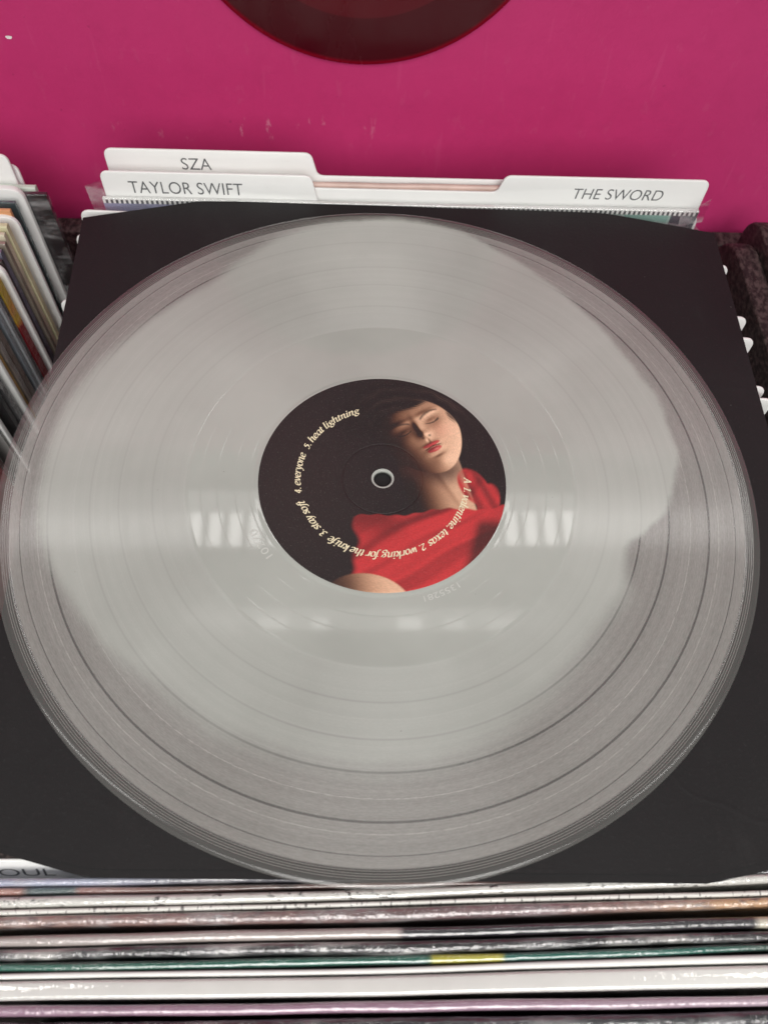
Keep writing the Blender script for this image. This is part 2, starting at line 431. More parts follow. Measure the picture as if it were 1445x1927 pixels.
def mat_print(name, kind, rough=0.35, spec=0.5):
    """printed cardboard of an album jacket edge; object X runs along the edge"""
    N = NT(name); v = N.obj(); x, y, z = N.xyz(v)
    xm = N.m('MULTIPLY', x, 1000.0)
    u = N.m('ADD', N.m('MULTIPLY', xm, 1/320.0), 0.5)
    n1 = N.noise(v, 60, 4, 0.6); n2 = N.noise(N.scale(v, (1, 2, 2)), 260, 4, 0.65)
    if kind == 'lilac':
        c = N.ramp(u, [(0, (0.30, 0.33, 0.47)), (0.18, (0.36, 0.38, 0.50)), (0.26, (0.16, 0.16, 0.19)), (0.5, (0.05, 0.045, 0.05))])
        c = N.mixc(N.m('MULTIPLY', N.ss(n2, 0.5, 0.7), 0.5), c, (0.55, 0.56, 0.62))
    elif kind == 'collage':
        c = N.ramp(u, [(0, (0.40, 0.20, 0.17)), (0.115, (0.45, 0.24, 0.20)), (0.119, (0.07, 0.11, 0.12)), (0.165, (0.09, 0.13, 0.13)), (0.17, (0.36, 0.18, 0.16)),
                       (0.26, (0.26, 0.16, 0.14)), (0.33, (0.14, 0.08, 0.07)), (0.55, (0.20, 0.11, 0.10)), (1, (0.10, 0.06, 0.06))])
        c = N.mixc(N.ss(n1, 0.52, 0.72), c, (0.06, 0.05, 0.05))
    elif kind == 'speckle':
        c = N.mixc(N.ss(n1, 0.3, 0.7), (0.62, 0.61, 0.57), (0.74, 0.73, 0.69))
        sp = N.noise(N.scale(v, (0.8, 1.6, 1.6)), 520, 3, 0.7)
        msk = N.m('MULTIPLY', N.ss(sp, 0.54, 0.60), N.ss(n1, 0.46, 0.58))
        c = N.mixc(msk, c, (0.035, 0.03, 0.03))
    elif kind == 'speckle_fine':
        c = N.mixc(N.ss(n1, 0.3, 0.7), (0.66, 0.64, 0.60), (0.76, 0.75, 0.71))
        sp = N.noise(N.scale(v, (1.3, 0.4, 0.4)), 700, 2, 0.6)
        c = N.mixc(N.m('MULTIPLY', N.ss(sp, 0.59, 0.63), 0.85), c, (0.08, 0.07, 0.07))
    elif kind == 'sepia':
        c = N.ramp(u, [(0, (0.42, 0.27, 0.22)), (0.2, (0.30, 0.19, 0.17)), (0.5, (0.17, 0.11, 0.11)), (0.62, (0.26, 0.17, 0.18)), (0.74, (0.34, 0.22, 0.18)), (0.82, (0.60, 0.36, 0.20)), (1, (0.62, 0.40, 0.27))])
        c = N.mixc(N.m('MULTIPLY', N.ss(n2, 0.46, 0.68), 0.75), c, (0.09, 0.06, 0.065))
        c = N.mixc(N.m('MULTIPLY', N.ss(n1, 0.6, 0.75), 0.5), c, (0.62, 0.46, 0.36))
    elif kind == 'beige_black':
        c = N.ramp(u, [(0, (0.42, 0.37, 0.35)), (0.485, (0.45, 0.39, 0.37)), (0.492, (0.030, 0.028, 0.033)), (0.842, (0.032, 0.03, 0.035)), (0.846, (0.62, 0.58, 0.48)), (1, (0.66, 0.62, 0.52))])
        ink = N.m('MULTIPLY', N.ss(N.noise(N.scale(v, (1.2, 1, 1)), 380, 3, 0.5), 0.52, 0.58), N.ss(u, 0.875, 0.885))
        c = N.mixc(N.m('MULTIPLY', ink, 0.85), c, (0.05, 0.04, 0.04))
    elif kind == 'mottle':
        sv = N.scale(v, (0.35, 1.2, 1.2))
        big = N.noise(sv, 60, 4, 0.65)
        c = N.mixc(N.ss(big, 0.50, 0.66), (0.022, 0.02, 0.022), (0.48, 0.46, 0.44))
        c = N.mixc(N.m('MULTIPLY', N.ss(u, 0.75, 0.95), 0.8), c, (0.03, 0.024, 0.026))
    elif kind == 'green':
        c = N.ramp(u, [(0, (0.010, 0.105, 0.070)), (0.515, (0.012, 0.115, 0.080)), (0.519, (0.42, 0.40, 0.045)), (0.585, (0.45, 0.42, 0.05)), (0.589, (0.012, 0.125, 0.095)), (0.78, (0.012, 0.12, 0.09)), (0.84, (0.014, 0.06, 0.042)), (1, (0.016, 0.055, 0.04))])
    elif kind == 'cream':
        c = N.mixc(N.ss(n1, 0.3, 0.7), (0.72, 0.705, 0.675), (0.77, 0.755, 0.725))
        c = N.mixc(N.ss(u, 0.55, 0.8), c, (0.86, 0.86, 0.82))
    elif kind == 'white':
        c = N.mixc(N.ss(n1, 0.3, 0.7), (0.78, 0.78, 0.755), (0.85, 0.845, 0.82))
    elif kind == 'mauve':
        c = N.mixc(N.ss(n1, 0.3, 0.7), (0.29, 0.165, 0.235), (0.36, 0.22, 0.30))
        c = N.mixc(N.ss(u, 0.45, 0.9), c, (0.47, 0.35, 0.42))
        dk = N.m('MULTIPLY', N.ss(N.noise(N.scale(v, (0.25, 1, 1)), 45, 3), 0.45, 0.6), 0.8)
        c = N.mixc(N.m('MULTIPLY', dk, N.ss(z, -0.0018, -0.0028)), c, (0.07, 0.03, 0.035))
    elif kind == 'dark':
        c = N.mixc(N.ss(n1, 0.45, 0.7), (0.018, 0.018, 0.022), (0.06, 0.055, 0.065))
    elif kind == 'dashes':
        # a ladder of small white and dark squares runs under the top edge, coloured print below it
        fr = N.m('FRACT', N.m('MULTIPLY', xm, 1/2.45))
        sq = N.m('GREATER_THAN', fr, 0.5)
        zb = N.m('MULTIPLY', z, 1000.0)
        inb = N.ss(zb, -3.0, -2.8)
        low = N.ramp(u, [(0, (0.28, 0.29, 0.42)), (0.18, (0.33, 0.34, 0.47)), (0.185, (0.12, 0.13, 0.13)), (0.7, (0.10, 0.11, 0.11)), (0.78, (0.36, 0.45, 0.42)), (0.84, (0.42, 0.50, 0.47)), (0.845, (0.25, 0.42, 0.37)), (0.915, (0.33, 0.46, 0.42)), (0.92, (0.08, 0.085, 0.10)), (1, (0.08, 0.085, 0.10))], 'CONSTANT')
        band = N.mixc(sq, (0.07, 0.075, 0.08), (0.78, 0.78, 0.76))
        c = N.mixc(inb, low, band)
        c = N.mixc(N.ss(zb, -0.9, -0.6), c, (0.68, 0.68, 0.66))
    r_ = N.mixf(n1, rough*0.8, rough*1.2)
    return N.done(N.pbr(c, r_, spec, normal=N.bump(N.m('ADD', n1, n2), 0.18, 0.0004)))

M_WALL = mat_wall(); M_CARD = mat_card(); M_BOARD = mat_board(); M_SLEEVE = mat_sleeve()
M_VINYL = mat_vinyl(); M_LABEL = mat_label(); M_RED = mat_red_vinyl()
M_WRAP = mat_wrap(); M_WRAP2 = mat_wrap('creased_plastic_wrap', 0.9, 110, 0.22); M_WRAP3 = mat_wrap('taut_plastic_wrap', 0.22, 60, 0.03); M_FLAP = mat_wrap('loose_plastic_flap', 0.25, 50, 0.32)
M_INK = mat_plain('dark_grey_ink', (0.125, 0.13, 0.135), 0.6, 0.3, 0.2, 300, 0.05)
M_CREAM_INK = mat_plain('cream_print_ink', (0.80, 0.72, 0.50), 0.55, 0.3, 0.10, 400, 0.05)
M_ETCH = mat_plain('etched_vinyl', (0.52, 0.535, 0.50), 0.3, 0.5, 0.05, 300, 0.05)

# ================================================================ setting
def box(name, x0, x1, y0, y1, z0, z1, mat, parent=None, bev=0.0, loc=None):
    v = [(x0,y0,z0),(x1,y0,z0),(x1,y1,z0),(x0,y1,z0),(x0,y0,z1),(x1,y0,z1),(x1,y1,z1),(x0,y1,z1)]
    f = [(0,3,2,1),(4,5,6,7),(0,1,5,4),(1,2,6,5),(2,3,7,6),(3,0,4,7)]
    o = mesh_obj(name, v, f, mat, parent, loc=loc or ((x0+x1)/2, (y0+y1)/2, z0))
    if bev: bevel(o, bev)
    return o

wall = box('wall', -900, 900, 228, 245, -420, 340, M_WALL, loc=(0, 228, 0))
wall['kind'] = 'structure'
# a chip where the plaster shows
cv = [(-181.2+1.55*math.cos(a)*(1+0.15*math.sin(3*a)), 227.8, 33.5+1.0*math.sin(a)*(1+0.2*math.cos(2*a))) for a in np.linspace(0, 2*math.pi, 18, endpoint=False)]
mesh_obj('paint_chip', cv, [tuple(range(18))], mat_plain('bare_plaster', (0.82, 0.78, 0.76), 0.8, 0.2), wall, loc=(-181, 227.8, 33.5))

binE = empty('record_bin', (10, 0, -330))
tag(binE, 'dark worn wooden record bin holding the divider cards under the black sleeve', 'record bin')
box('back_panel', -560, 560, 209, 221, -330, -72, M_BOARD, binE, 1.2)
box('floor_panel', -560, 560, -400, 209, -342, -330, M_BOARD, binE, 1)

def partition(x0, x1, mat, yb, zt, parent, rad=26):
    pts = [(-390, -330), (-390, zt-2)]
    pts += [(60, zt)]
    for k in range(9):
        a = math.pi/2 - k*math.pi/2/8
        pts.append((yb-rad+rad*math.cos(a), zt-rad-4+rad*math.sin(a)+0*k))
    pts.append((yb, -330))
    n = len(pts)
    v = [(x0, p[0], p[1]) for p in pts] + [(x1, p[0], p[1]) for p in pts]
    f = [tuple(range(n-1, -1, -1)), tuple(range(n, 2*n))]
    f += [(i, (i+1) % n, n+(i+1) % n, n+i) for i in range(n)]
    o = mesh_obj('partition', v, f, mat, parent, loc=(x0, 0, -330))
    fix_normals(o)
    return bevel(o, 1.5, 2)
partition(200, 212.5, M_BOARD, 196, -39, binE)
bin2 = empty('record_bin', (380, 0, -330))
tag(bin2, 'neighbouring dark bin whose side board shows at the right edge behind', 'record bin')
partition(214.5, 227, M_BOARD, 203, -34, bin2, 18)

# ================================================================ the black inner sleeve
def lerp_tab(tab, x):
    return float(np.interp(x, [t[0] for t in tab], [t[1] for t in tab]))
TOPY = [(-143, 145.2), (-88.2, 158), (-70, 158.4), (110.3, 156.3), (118, 155.0), (166, 144.0)]
BOTY = [(-140, -134.5), (-97.4, -145.9), (-90, -146.5), (105.2, -149.8), (166, -137.6)]
def ply(name, mat, parent, z0, th, inset=0.0, nx=64, ny=60, amp=0.12):
    top, bot = [], []
    rows = []
    for j in range(ny+1):
        v_ = j/ny
        for i in range(nx+1):
            u = i/nx
            xl = np.interp(v_, [0, 1], [-138.6, -142.4]); xr = np.interp(v_, [0, 1], [165.2, 165.4])
            x = xl+(xr-xl)*u
            yb = lerp_tab(BOTY, x)+inset; yt = lerp_tab(TOPY, x)
            y = yb+(yt-yb)*v_
            rr = math.hypot(x, y)
            z = z0+amp*(math.sin(x*0.031+1.0)*math.cos(y*0.027)+0.5*math.sin(x*0.09+y*0.05))-amp
            # corners relax a little downwards, away from the disc
            z -= 0.35*max(0, (rr-150)/60)**2
            rows.append((x, y, z))
    n = (nx+1)*(ny+1)
    verts = rows+[(x, y, z-th) for x, y, z in rows]
    f = []
    idx = lambda i, j: j*(nx+1)+i
    for j in range(ny):
        for i in range(nx):
            a, b, c, d = idx(i, j), idx(i+1, j), idx(i+1, j+1), idx(i, j+1)
            f.append((a, b, c, d)); f.append((n+a, n+d, n+c, n+b))
    rim = [idx(i, 0) for i in range(nx)]+[idx(nx, j) for j in range(ny)]+[idx(i, ny) for i in range(nx, 0, -1)]+[idx(0, j) for j in range(ny, 0, -1)]
    for k in range(len(rim)):
        a, b = rim[k], rim[(k+1) % len(rim)]
        f.append((b, a, n+a, n+b))
    o = mesh_obj(name, verts, f, mat, parent, smooth=False, loc=(11, 4, z0))
    o.data.shade_smooth(); o.data.set_sharp_from_angle(angle=math.radians(40))
    return o
slE = empty('inner_sleeve', (11, 4, -3))
tag(slE, 'matte black paper inner sleeve with clipped corners lying under the milky record', 'record sleeve')
ply('front_sheet', M_SLEEVE, slE, -2.05, 0.3, inset=2.6)
ply('back_sheet', M_SLEEVE, slE, -2.5, 0.35)

# ================================================================ the milky record
recE = empty('vinyl_record', (0, 0, -1.9))
tag(recE, 'translucent milky white vinyl record with clear edge lying on the black sleeve', 'vinyl record')
prof = [(3.6, -1.9), (3.6, -0.3), (3.8, -0.08), (4.2, 0.0), (4.5, 0.0), (16, 0.0), (50, 0.0), (50.4, 0.0), (51.0, -0.12), (51.6, -0.2), (51.8, -0.2), (52.2, -0.2), (60, -0.2), (70, -0.2), (77.2, -0.2), (77.6, -0.2), (78.4, -0.24), (78.8, -0.24),
        (91, -0.24), (104, -0.24), (115, -0.24), (130.7, -0.24), (144.4, -0.24), (144.9, -0.2), (145.3, -0.10), (145.9, -0.02), (146.3, -0.06), (146.8, 0.03), (147.2, -0.01), (147.6, 0.07), (148.1, 0.075), (148.6, 0.045), (149.1, -0.02), (149.6, -0.12), (150.0, -0.25), (150.4, -0.43), (150.75, -0.68), (151.0, -1.05), (150.8, -1.35), (150.3, -1.65), (149.6, -1.82), (148.6, -1.9), (145, -1.86), (144, -1.66), (52, -1.66), (50, -1.9), (16, -1.9)]
SEG = 900
def lathe(name, prof, seg, mat, parent, loc, axis='z', closed=True):
    v, f = [], []
    n = len(prof)
    for s in range(seg):
        a = 2*math.pi*s/seg
        ca, sa = math.cos(a), math.sin(a)
        for r, z in prof:
            if axis == 'z': v.append((r*ca+loc[0], r*sa+loc[1], z))
            else: v.append((r*ca+loc[0], loc[1]-z, r*sa+loc[2]))
    for s in range(seg):
        t = (s+1) % seg
        for i in range(n if closed else n-1):
            j = (i+1) % n
            f.append((s*n+i, t*n+i, t*n+j, s*n+j))
    o = mesh_obj(name, v, f, mat, parent, smooth=True, loc=loc)
    fix_normals(o)
    return o
disc = lathe('disc', prof, SEG, M_VINYL, recE, (0, 0, 0))

# --- label: paper disc with a generic soft portrait-like print (colours only)
def sstep(x, a, b):
    t = np.clip((x-a)/(b-a), 0, 1); return t*t*(3-2*t)
def label_print(X, Y):
    """flat print: a generic soft portrait (dark ground, flesh tones, dark hair, red cloth); X, Y in mm"""
    n = X.shape[0]
    col = np.zeros((n, 3)); col[:] = (0.013, 0.009, 0.0095)
    rg = np.random.default_rng(3)
    W = [(rg.normal(0, 1), rg.normal(0, 1), rg.uniform(0, 6.28)) for _ in range(24)]
    def fbm(x, y, f):
        return sum(np.sin(f*(1+0.13*i)*(a*x+b*y)+c) for i, (a, b, c) in enumerate(W))/8.0
    def put(mask, c):
        nonlocal col
        m = np.clip(mask, 0, 1)[:, None]; c = np.array(c)
        col = col*(1-m)+(c[None] if c.ndim == 1 else c)*m
    def ell(cx, cy, rx, ry, ang, soft):
        a = math.radians(ang); dx, dy = X-cx, Y-cy
        u = (dx*math.cos(a)+dy*math.sin(a))/rx; w = (-dx*math.sin(a)+dy*math.cos(a))/ry
        return 1-sstep(np.sqrt(u*u+w*w), 1-soft, 1+soft)
    def shade(h, light, amb=0.12):
        e = 0.12
        z0 = h(X, Y); zx = (h(X+e, Y)-z0)/e; zy = (h(X, Y+e)-z0)/e
        l = np.array(light)/np.linalg.norm(light)
        d = (-zx*l[0]-zy*l[1]+l[2])/np.sqrt(zx*zx+zy*zy+1)
        return amb+(1-amb)*np.clip(d, 0, 1)
    def skin(t):
        t = np.clip(t, 0, 1.1)
        return np.stack([0.014+0.80*t**1.35, 0.009+0.50*t**1.65, 0.008+0.33*t**1.85], 1)
    gs = lambda p, q, p0, q0, a, b: np.exp(-((p-p0)/a)**2-((q-q0)/b)**2)
    put(0.8*ell(-32, -6, 24, 36, 0, 0.9), (0.022, 0.014, 0.013))
    # dark hair: overlapping locks sweeping round the head
    rad_ = np.hypot((X-14)*0.95, Y-19); an_ = np.arctan2(Y-19, X-14)
    flow = rad_*1.0+3.2*np.sin(an_*1.5+0.4)+1.2*fbm(X, Y, 0.10)
    fine = 0.5+0.5*np.sin(flow*7.5+1.2*fbm(X, Y, 0.35)); lock = 0.5+0.5*np.sin(flow*1.25+0.5*fbm(X, Y, 0.2))
    gl = np.clip(np.sin(an_*2.0-0.5), 0, 1)**2+0.6*gs(X, Y, 3, 39, 9, 6)
    hc_ = np.array((0.011, 0.0075, 0.0075))[None]+(fine**2*lock**2*(0.12+gl))[:, None]*np.array((0.060, 0.036, 0.027))[None]
    hair = np.clip(ell(15, 31, 27, 18.5, -14, 0.08)+ell(37, 15, 11.5, 20, 22, 0.10)+0.8*ell(-6, 32, 15, 13, 20, 0.5), 0, 1)
    hair = hair*(0.35+0.65*sstep(hair+0.25*(fine-0.5), 0.3, 0.7))
    put(hair, hc_)
    # neck
    ax = X-20.0+0.26*(Y-2)
    hn = lambda x, y: np.sqrt(np.clip(15.0**2-(x-20.0+0.26*(y-2))**2, 0.5, None))+0.8*np.exp(-((x-27+0.6*(y+4))/2.0)**2)
    tn = shade(hn, (0.72, -0.05, 0.62), 0.03)
    neck = (1-sstep(np.abs(ax), 12.4, 13.4))*(1-sstep(Y, 15, 20))*sstep(Y, -22, -19)
    put(neck, skin(0.92*tn*sstep(ax, -14, 5)))
    # head, turned a little and tipped back; lit from the right, left side lost in the dark
    def P_(x, y):
        dx, dy = x-16.8, y-20.5; a = math.radians(30)
        return (dx*math.cos(a)+dy*math.sin(a))/16.2, (-dx*math.sin(a)+dy*math.cos(a))/18.8
    def hf(x, y):
        p, q = P_(x, y)
        h = 9.0*np.sqrt(np.clip(1.10-(p*0.97)**2-q*q, 0.02, None))
        h = h+1.9*gs(p, q, 0.06, 0.20, 0.10, 0.26)+1.9*gs(p, q, 0.08, 0.02, 0.15, 0.10)
        h = h-1.6*gs(p, q, -0.36, 0.30, 0.24, 0.12)-1.6*gs(p, q, 0.46, 0.30, 0.22, 0.12)
        h = h+1.0*gs(p, q, -0.36, 0.27, 0.17, 0.075)+1.0*gs(p, q, 0.46, 0.27, 0.16, 0.075)
        h = h+0.9*gs(p, q, -0.36, 0.50, 0.30, 0.07)+0.9*gs(p, q, 0.46, 0.50, 0.28, 0.07)
        h = h+0.9*gs(p, q, 0.06, -0.27, 0.24, 0.050)+1.1*gs(p, q, 0.06, -0.42, 0.20, 0.060)-0.8*gs(p, q, 0.06, -0.56, 0.2, 0.05)
        h = h+1.3*gs(p, q, 0.06, -0.78, 0.24, 0.16)+0.8*gs(p, q, -0.52, 0.02, 0.26, 0.22)+0.8*gs(p, q, 0.62, 0.02, 0.24, 0.22)
        return h-0.5*gs(p, q, 0.06, -0.15, 0.04, 0.07)
    p, q = P_(X, Y)
    wd = 1.0-0.20*np.clip(-q-0.1, 0, 1)**1.3
    df = np.sqrt((p/wd)**2+(q*0.98)**2)
    face = 1-sstep(df, 0.975, 1.01)
    put(0.85*sstep(df, 1.5, 1.0)*neck*sstep(Y-12+0.3*(X-20), 8, -8)*sstep(-q, 0.3, 0.7), (0.05, 0.018, 0.013))
    tf = shade(hf, (0.74, -0.10, 0.56), 0.04)
    tf = tf*1.12*(0.10+0.90*sstep(p+0.12*q, -0.75, 0.10))
    tf = tf*(1-0.45*gs(p, q, -0.14, 0.12, 0.10, 0.22))
    put(face, skin(tf))
    put(0.30*face*gs(p, q, 0.55, -0.08, 0.28, 0.2), np.array((0.74, 0.30, 0.22)))
    up_, lo_ = gs(p, q, 0.06, -0.275, 0.27, 0.052), gs(p, q, 0.06, -0.415, 0.22, 0.066)
    lips = sstep(np.maximum(up_, lo_), 0.34, 0.52)
    put(face*lips*0.95, np.stack([0.05+0.52*tf, 0.006+0.045*tf, 0.008+0.050*tf], 1))
    put(face*0.95*(1-sstep(np.abs(q+0.343-0.035*np.cos((p-0.06)*11)*0.5), 0.006, 0.022))*(1-sstep(np.abs(p-0.06), 0.18, 0.27)), (0.05, 0.008, 0.008))
    put(face*0.5*gs(p, q, 0.12, -0.425, 0.07, 0.02), (0.80, 0.34, 0.30))
    for s_, k in ((-0.36, -1), (0.46, 1)):
        u = (p-s_)/0.22
        qa = q-0.205-0.055*u*u
        put(face*0.95*(1-sstep(np.abs(qa), 0.006, 0.026+0.012*np.clip(k*u, -1, 1)))*(1-sstep(np.abs(u), 0.75, 1.05)), (0.016, 0.009, 0.009))
        put(face*0.25*gs(p, q, s_, 0.37, 0.18, 0.03), (0.10, 0.035, 0.025))
        ub = (p-s_-0.02*k)/0.30
        qb = q-0.50+0.075*ub*ub-0.03*k*ub
        br = (1-sstep(np.abs(qb), 0.010, 0.046*(1-0.5*np.clip(k*ub, 0, 1))))*(1-sstep(np.abs(ub), 0.8, 1.05))
        put(face*br*0.75, (0.022, 0.012, 0.011))
    for s_ in (-0.02, 0.17):
        put(face*0.85*gs(p, q, s_, -0.055, 0.038, 0.026), (0.035, 0.012, 0.010))
    hl = q+0.06*np.sin(p*4+0.5)+0.10*p*p
    put(face*sstep(hl+0.05*(fine-0.5), 0.76, 0.86), hc_)
    put(face*0.8*sstep(p+0.04*np.sin(q*9)+0.05*(fine-0.5), 0.90, 0.97)*sstep(q, -0.2, 0.1), hc_)
    # red draped cloth: long soft folds from the collar to the lower left
    def hc(x, y):
        s1 = 0.80*x+0.60*y; s2 = -0.60*x+0.80*y
        w = 2.2*np.sin(0.07*s1+0.6)+1.1*np.sin(0.13*s1+0.05*s2)
        return 1.7*np.sin(0.27*(s2+w))+0.8*np.sin(0.62*(s2+1.4*w)+0.8)+0.12*np.sin(1.4*s2+2.0*w)
    tc = shade(hc, (0.30, 0.45, 0.70), 0.16)
    edge = 15.2-0.10*(X-16)+0.8*np.sin(X*0.2)+0.3*np.sin(X*0.9)
    left = X-(-10-0.10*(Y+28)**2/8.0)+1.0*np.sin(Y*0.5)
    cl = sstep(-Y, edge-0.5, edge+0.5)*sstep(left, -1.5, 1.5)
    knot = np.clip(ell(36.5, -3.5, 5.5, 9.0, 28, 0.10)+ell(42, -10, 4.5, 8.0, -12, 0.12), 0, 1)*(0.75+0.25*np.sin(X*1.1+Y*0.5))
    red = np.stack([0.020+0.66*tc**1.4, 0.0045+0.040*tc**1.3, 0.006+0.042*tc**1.3], 1)
    put(np.maximum(cl, knot), red)
    put(0.65*cl*sstep(14-X, 2, 14)*sstep(Y+30, 0, 12), (0.03, 0.008, 0.008))
    put(0.85*sstep(X-0.3*(Y+25), 33, 38)*sstep(-Y, 16, 22), (0.035, 0.012, 0.011))
    # lit shoulder under the cloth
    sh = ell(-6, -55, 17, 13.0, -14, 0.03)
    put(sh, skin(0.16+0.80*sstep(X+0.2*Y, -32, -4)))
    put(0.75*sh*ell(-20, -50, 9, 12, 0, 0.8), (0.03, 0.014, 0.012))
    g = rg.normal(0, 1, n)
    return np.clip(col*(1+0.07*g[:, None]), 0, 1)
nr, na = 190, 520
rs = np.concatenate([[4.55], np.linspace(4.75, 49.7, nr-1)])
lv, lf, = [], []
AA, RR = np.meshgrid(np.linspace(0, 2*math.pi, na, endpoint=False), rs, indexing='ij')
ZZ = 0.11+0*RR
ZZ[:, -1] = 0.03; ZZ[:, 0] = 0.02
ZZ -= 0.05*np.exp(-((RR-16.2)/0.35)**2)
XX, YY = RR*np.cos(AA), RR*np.sin(AA)
lv = list(zip(XX.ravel().tolist(), YY.ravel().tolist(), ZZ.ravel().tolist()))
for a in range(na):
    b = (a+1) % na
    for i in range(nr-1):
        lf.append((a*nr+i, a*nr+i+1, b*nr+i+1, b*nr+i))
label = mesh_obj('label', lv, lf, M_LABEL, recE, smooth=True, loc=(0, 0, 0))
label['label'] = 'round paper label printed with a soft dark portrait and red cloth'
pc = label_print(XX.ravel(), YY.ravel())
ca = label.data.color_attributes.new('print', 'FLOAT_COLOR', 'POINT')
ca.data.foreach_set('color', np.concatenate([pc, np.ones((pc.shape[0], 1))], 1).ravel().astype(np.float32))

# --- track list lettering: broad-nib italic strokes (x-height = 1)
G = {
 'a': (0.86, [[(.72,.86),(.55,1.0),(.3,.92),(.1,.6),(.1,.22),(.26,0),(.48,.12),(.68,.5)], [(.74,1.0),(.66,.4),(.68,.08),(.8,0),(.94,.14)]]),
 'e': (0.74, [[(.12,.48),(.4,.52),(.62,.7),(.6,.92),(.42,1.0),(.2,.85),(.08,.5),(.12,.16),(.32,0),(.54,.06),(.7,.22)]]),
 'f': (0.56, [[(.8,1.44),(.66,1.55),(.5,1.42),(.4,.9),(.3,.1),(.18,-.36),(.0,-.46),(-.1,-.36)], [(.12,.92),(.62,.96)]]),
 'g': (0.84, [[(.62,.9),(.42,1.0),(.2,.86),(.18,.58),(.38,.44),(.6,.56),(.66,.8),(.52,.97)], [(.62,.9),(.86,.98)], [(.34,.44),(.2,.28),(.36,.14),(.62,.06),(.66,-.2),(.42,-.42),(.12,-.38),(.02,-.18),(.2,.02),(.42,.12)]]),
 'h': (0.90, [[(.1,1.5),(.24,1.55),(.2,1.2),(.1,0)], [(.16,.6),(.4,.94),(.6,1.0),(.68,.8),(.62,.3),(.66,.04),(.78,0),(.9,.12)]]),
 'i': (0.46, [[(.08,.86),(.24,1.0),(.2,.6),(.16,.14),(.26,0),(.42,.12)], [(.26,1.38),(.28,1.36)]]),
 'k': (0.82, [[(.1,1.5),(.24,1.55),(.2,1.2),(.1,0)], [(.15,.46),(.4,.86),(.6,1.0),(.66,.84),(.5,.62),(.2,.52)], [(.3,.54),(.5,.12),(.66,0),(.82,.12)]]),
 'l': (0.44, [[(.1,1.5),(.26,1.55),(.22,1.1),(.16,.16),(.26,0),(.42,.12)]]),
 'n': (0.92, [[(.04,.86),(.2,1.0),(.18,.6),(.1,0)], [(.16,.56),(.42,.94),(.6,1.0),(.68,.8),(.62,.3),(.66,.04),(.78,0),(.92,.12)]]),
 'o': (0.80, [[(.44,1.0),(.2,.9),(.08,.5),(.14,.12),(.36,0),(.6,.14),(.7,.52),(.62,.88),(.44,1.0)]]),
 'r': (0.66, [[(.04,.86),(.2,1.0),(.18,.6),(.1,0)], [(.16,.56),(.36,.92),(.54,1.0),(.62,.9)]]),
 's': (0.62, [[(.56,.84),(.42,1.0),(.2,.92),(.18,.7),(.4,.5),(.52,.28),(.42,.06),(.2,0),(.04,.14)]]),
 't': (0.54, [[(.3,1.3),(.22,.7),(.16,.18),(.26,0),(.46,.12)], [(.04,.9),(.48,.96)]]),
 'v': (0.78, [[(.04,.9),(.18,1.0),(.24,.6),(.3,.0)], [(.3,.0),(.58,.44),(.68,.86),(.6,1.0)]]),
 'w': (1.12, [[(.04,.9),(.18,1.0),(.2,.6),(.24,.0)], [(.24,.0),(.5,.46),(.6,.94)], [(.6,.94),(.58,.5),(.62,.0)], [(.62,.0),(.88,.46),(.98,.86),(.9,1.0)]]),
 'x': (0.80, [[(.06,.88),(.2,1.0),(.32,.76),(.46,.2),(.58,0),(.74,.12)], [(.68,.92),(.56,.98),(.36,.5),(.16,.02),(.04,.08)]]),
 'y': (0.80, [[(.04,.9),(.18,1.0),(.24,.5),(.34,.04)], [(.68,1.0),(.6,.5),(.38,-.1),(.16,-.44),(-.02,-.4)]]),
 'A': (1.05, [[(.02,.0),(.3,.55),(.62,1.38)], [(.62,1.38),(.76,.5),(.84,.0)], [(.26,.46),(.76,.48)], [(-.1,.0),(.2,.0)], [(.66,.0),(1.0,.0)]]),
 '1': (0.62, [[(.12,1.08),(.38,1.28),(.34,.7),(.26,.0)], [(.06,.0),(.46,.0)]]),
 '2': (0.76, [[(.12,1.0),(.26,1.24),(.5,1.24),(.6,1.0),(.44,.6),(.06,.02)], [(.04,.05),(.4,.04),(.66,.12)]]),
 '3': (0.74, [[(.14,1.14),(.38,1.28),(.58,1.12),(.5,.82),(.26,.68)], [(.28,.68),(.52,.56),(.54,.22),(.3,-.02),(.04,.08)]]),
 '4': (0.80, [[(.56,1.28),(.3,.86),(.04,.42)], [(.04,.38),(.4,.38),(.7,.4)], [(.56,1.28),(.5,.6),(.42,-.04)]]),
 '5': (0.74, [[(.26,1.24),(.64,1.26)], [(.28,1.24),(.18,.78)], [(.18,.76),(.42,.82),(.58,.6),(.5,.22),(.26,-.02),(.04,.06)]]),
 '.': (0.36, [[(.12,.07),(.14,.06)]]),
 ',': (0.36, [[(.16,.1),(.16,-.02),(.06,-.2)]]),
}
def smooth_line(pts, sub=5):
    P = [Vector((p[0], p[1])) for p in pts]
    if len(P) == 2: return P
    out = []
    for i in range(len(P)-1):
        p0 = P[max(i-1, 0)]; p1 = P[i]; p2 = P[i+1]; p3 = P[min(i+2, len(P)-1)]
        for k in range(sub):
            t = k/sub
            out.append(0.5*((2*p1)+(p2-p0)*t+(2*p0-5*p1+4*p2-p3)*t*t+(3*p1-p0-3*p2+p3)*t**3))
    out.append(P[-1])
    return out
